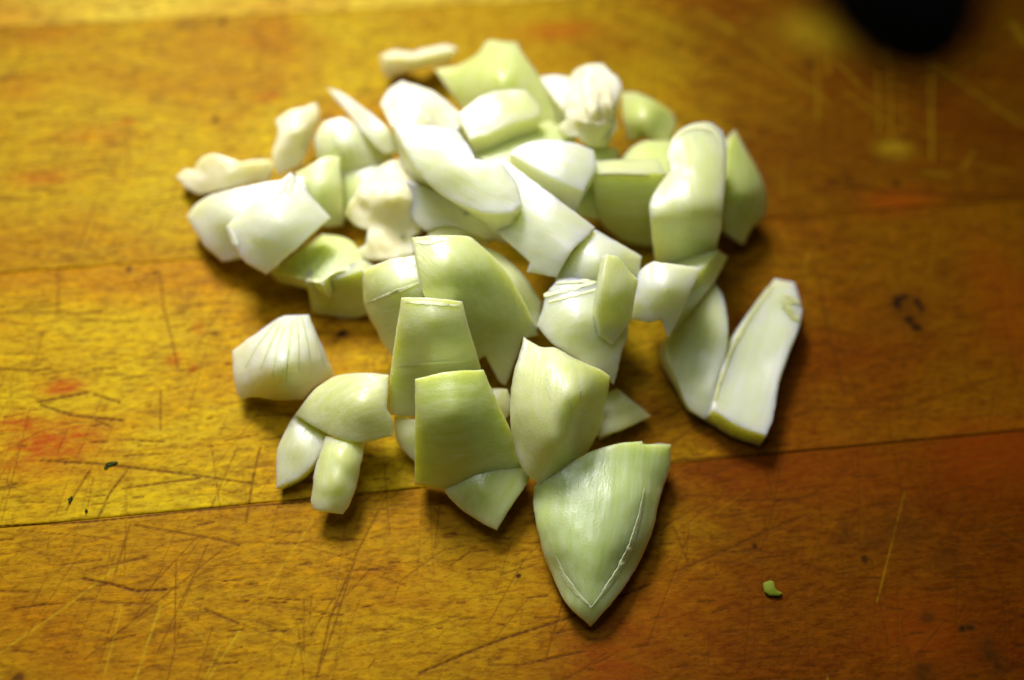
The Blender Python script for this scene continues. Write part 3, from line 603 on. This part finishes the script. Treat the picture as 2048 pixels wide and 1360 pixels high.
ribbon(petal, 'rim_highlight', [(1183,1216),(1150,1184),(1126,1150),(1110,1110)], (6,14,13,4), (.50,.58,.24), .09, .5, cut=True)
for k_, (a, b) in enumerate((((1560,600),(1584,612)), ((1562,612),(1590,622)), ((1570,622),(1594,632)), ((1575,600),(1600,606)), ((1580,632),(1598,640)), ((1566,590),(1592,598)))):
    ribbon(strip, 'frayed_fibre', [a, ((a[0]+b[0])/2, (a[1]+b[1])/2 - 3), b], (2,5,2), (.84,.84,.40), .5, 1.)
ribbon(strip, 'rounded_edge', [(1545,570),(1505,625),(1466,693),(1440,765),(1430,800)], (6,9,10,9,6), (.70,.72,.22), .25, .5)
for pl, wd in (([(1088,592),(1140,578),(1203,560)], (10,14,8)), ([(1098,603),(1150,590),(1200,577)], (5,8,5)), ([(1112,566),(1160,563),(1200,557)], (4,8,6))):
    ribbon(layered, 'layer_edge', pl, wd, (.84,.86,.56), .16, .7)
ribbon(clove, 'root_hole', [(801,472),(806,474),(811,473)], (7,10,7), (.36,.32,.06), .3, .3, True)
ribbon(block, 'layer_edge', [(1187,350),(1240,349),(1300,351)], (8,9,7), (.72,.74,.30), .14, .3)
ribbon(tall, 'rounded_rim', [(1352,275),(1372,258),(1400,253),(1428,260),(1441,285),(1445,340)], (3,10,12,10,8,2), (.80,.80,.40), .16, .3)
for pl, wd in (([(733,607),(775,590),(838,566)], (5,12,5)), ([(740,640),(780,622),(800,612)], (4,7,3)), ([(757,668),(785,652),(795,645)], (3,6,3))):
    ribbon(ridged, 'vein', pl, wd, (.72,.77,.44), .12, .5)
for pl, wd in (([(810,604),(860,606),(918,612)], (6,12,6)), ([(795,733),(860,727),(945,722)], (3,8,3))):
    ribbon(standing, 'membrane', pl, wd, (.66,.72,.36), .08, 1.2)
for pl, wd in (([(1110,705),(1128,770),(1148,840)], (2,5,2)), ([(1145,722),(1160,780),(1168,830)], (2,5,2)), ([(1085,700),(1098,790),(1128,860)], (2,5,2))):
    ribbon(wedge, 'vein', pl, wd, (.66,.71,.30), .03, .3)
ribbon(middle, 'membrane', [(832,483),(860,486),(890,480)], (4,14,4), (.74,.78,.50), .08, 1.)
for pl, wd in (([(1185,150),(1190,190),(1200,230)], (2,14,3)), ([(1160,165),(1168,205),(1180,235)], (2,12,3)), ([(1150,240),(1185,250),(1225,245)], (2,16,3)), ([(1208,150),(1222,190),(1228,225)], (2,10,2))):
    ribbon(core, 'wrinkle', pl, wd, (.86,.80,.54), .55, .35, True)
for pl, wd in (([(660,260),(672,290),(690,320)], (3,7,3)), ([(700,250),(715,285),(725,320)], (3,7,3)), ([(680,245),(695,280),(708,325)], (3,6,3))):
    ribbon(slice, 'vein', pl, wd, (.50,.62,.16), .03, .4)

# ------------------------------------------------------------------ herb flecks and a dark object of unknown kind
def fleck(px, py, l, wd, ang, label):
    p = unproj([px], [py], [0])[0]; n = 9; V = []
    for s in (1, -1):
        for k in range(n):
            a = 2 * math.pi * k / n; r = 1 + .25 * math.sin(3 * a + px)
            x, y = l * math.cos(a) * r, wd * math.sin(a) * r; ca, sa = math.cos(ang), math.sin(ang)
            V.append(((x * ca - y * sa) * MM, (x * sa + y * ca) * MM, (.32 if s > 0 else .03) * MM))
    Fc = [tuple(range(n)), tuple(range(2 * n - 1, n - 1, -1))] + [(k, n + k, n + (k + 1) % n, (k + 1) % n) for k in range(n)]
    Fc = Fc[:2] + [tuple(reversed(f)) for f in Fc[2:]]
    o = mesh_obj('herb_fleck', V, Fc, [HERB]); o.location = p
    o['label'] = label; o['category'] = 'herb'; o['group'] = 'dark herb flecks on the board'
fleck(222, 929, 0.85, .26, .25, 'longest dark green herb fleck, below the red stain at left')
fleck(213, 935, .32, .22, .8, 'small herb crumb touching the longest dark fleck')
fleck(141, 1000, .5, .2, 1.1, 'slanting dark green herb fleck in a knife cut at left')
fleck(173, 1022, .2, .17, .3, 'tiny round herb speck just above the dark seam at lower left')

def form():
    """black rounded end of an object that reaches in over the far right corner"""
    a = unproj([1776], [-128], [112])[0]; dirv = np.array([.25, 1., .35]); dirv /= np.linalg.norm(dirv)
    up = np.array([0, 0, 1.]); sd = np.cross(dirv, up); sd /= np.linalg.norm(sd); up = np.cross(sd, dirv)
    V, Fc = [], []; prof = [(-.0105, .002), (-.0098, .0045), (-.008, .0072), (-.005, .0094), (0, .0108), (.008, .0112), (.03, .0102), (.06, .0098), (.085, .0108), (.1, .0112), (.103, .009)]
    n = 28
    for s, r in prof:
        for k in range(n):
            t = 2 * math.pi * k / n; V.append(a + dirv * s + sd * math.cos(t) * r + up * math.sin(t) * r * .95)
    for i in range(len(prof) - 1):
        for k in range(n): Fc.append((i * n + k, i * n + (k + 1) % n, (i + 1) * n + (k + 1) % n, (i + 1) * n + k))
    Fc += [tuple(range(n - 1, -1, -1)), tuple((len(prof) - 1) * n + k for k in range(n))]
    V = a + (np.array(V) - a) * [.52, 1, .52]
    o = mesh_obj('black_form', V - a, Fc, [BLACK]); o.location = a
    o['label'] = 'out of focus black rounded end of an object at the upper right corner'; o['category'] = 'form'
form()
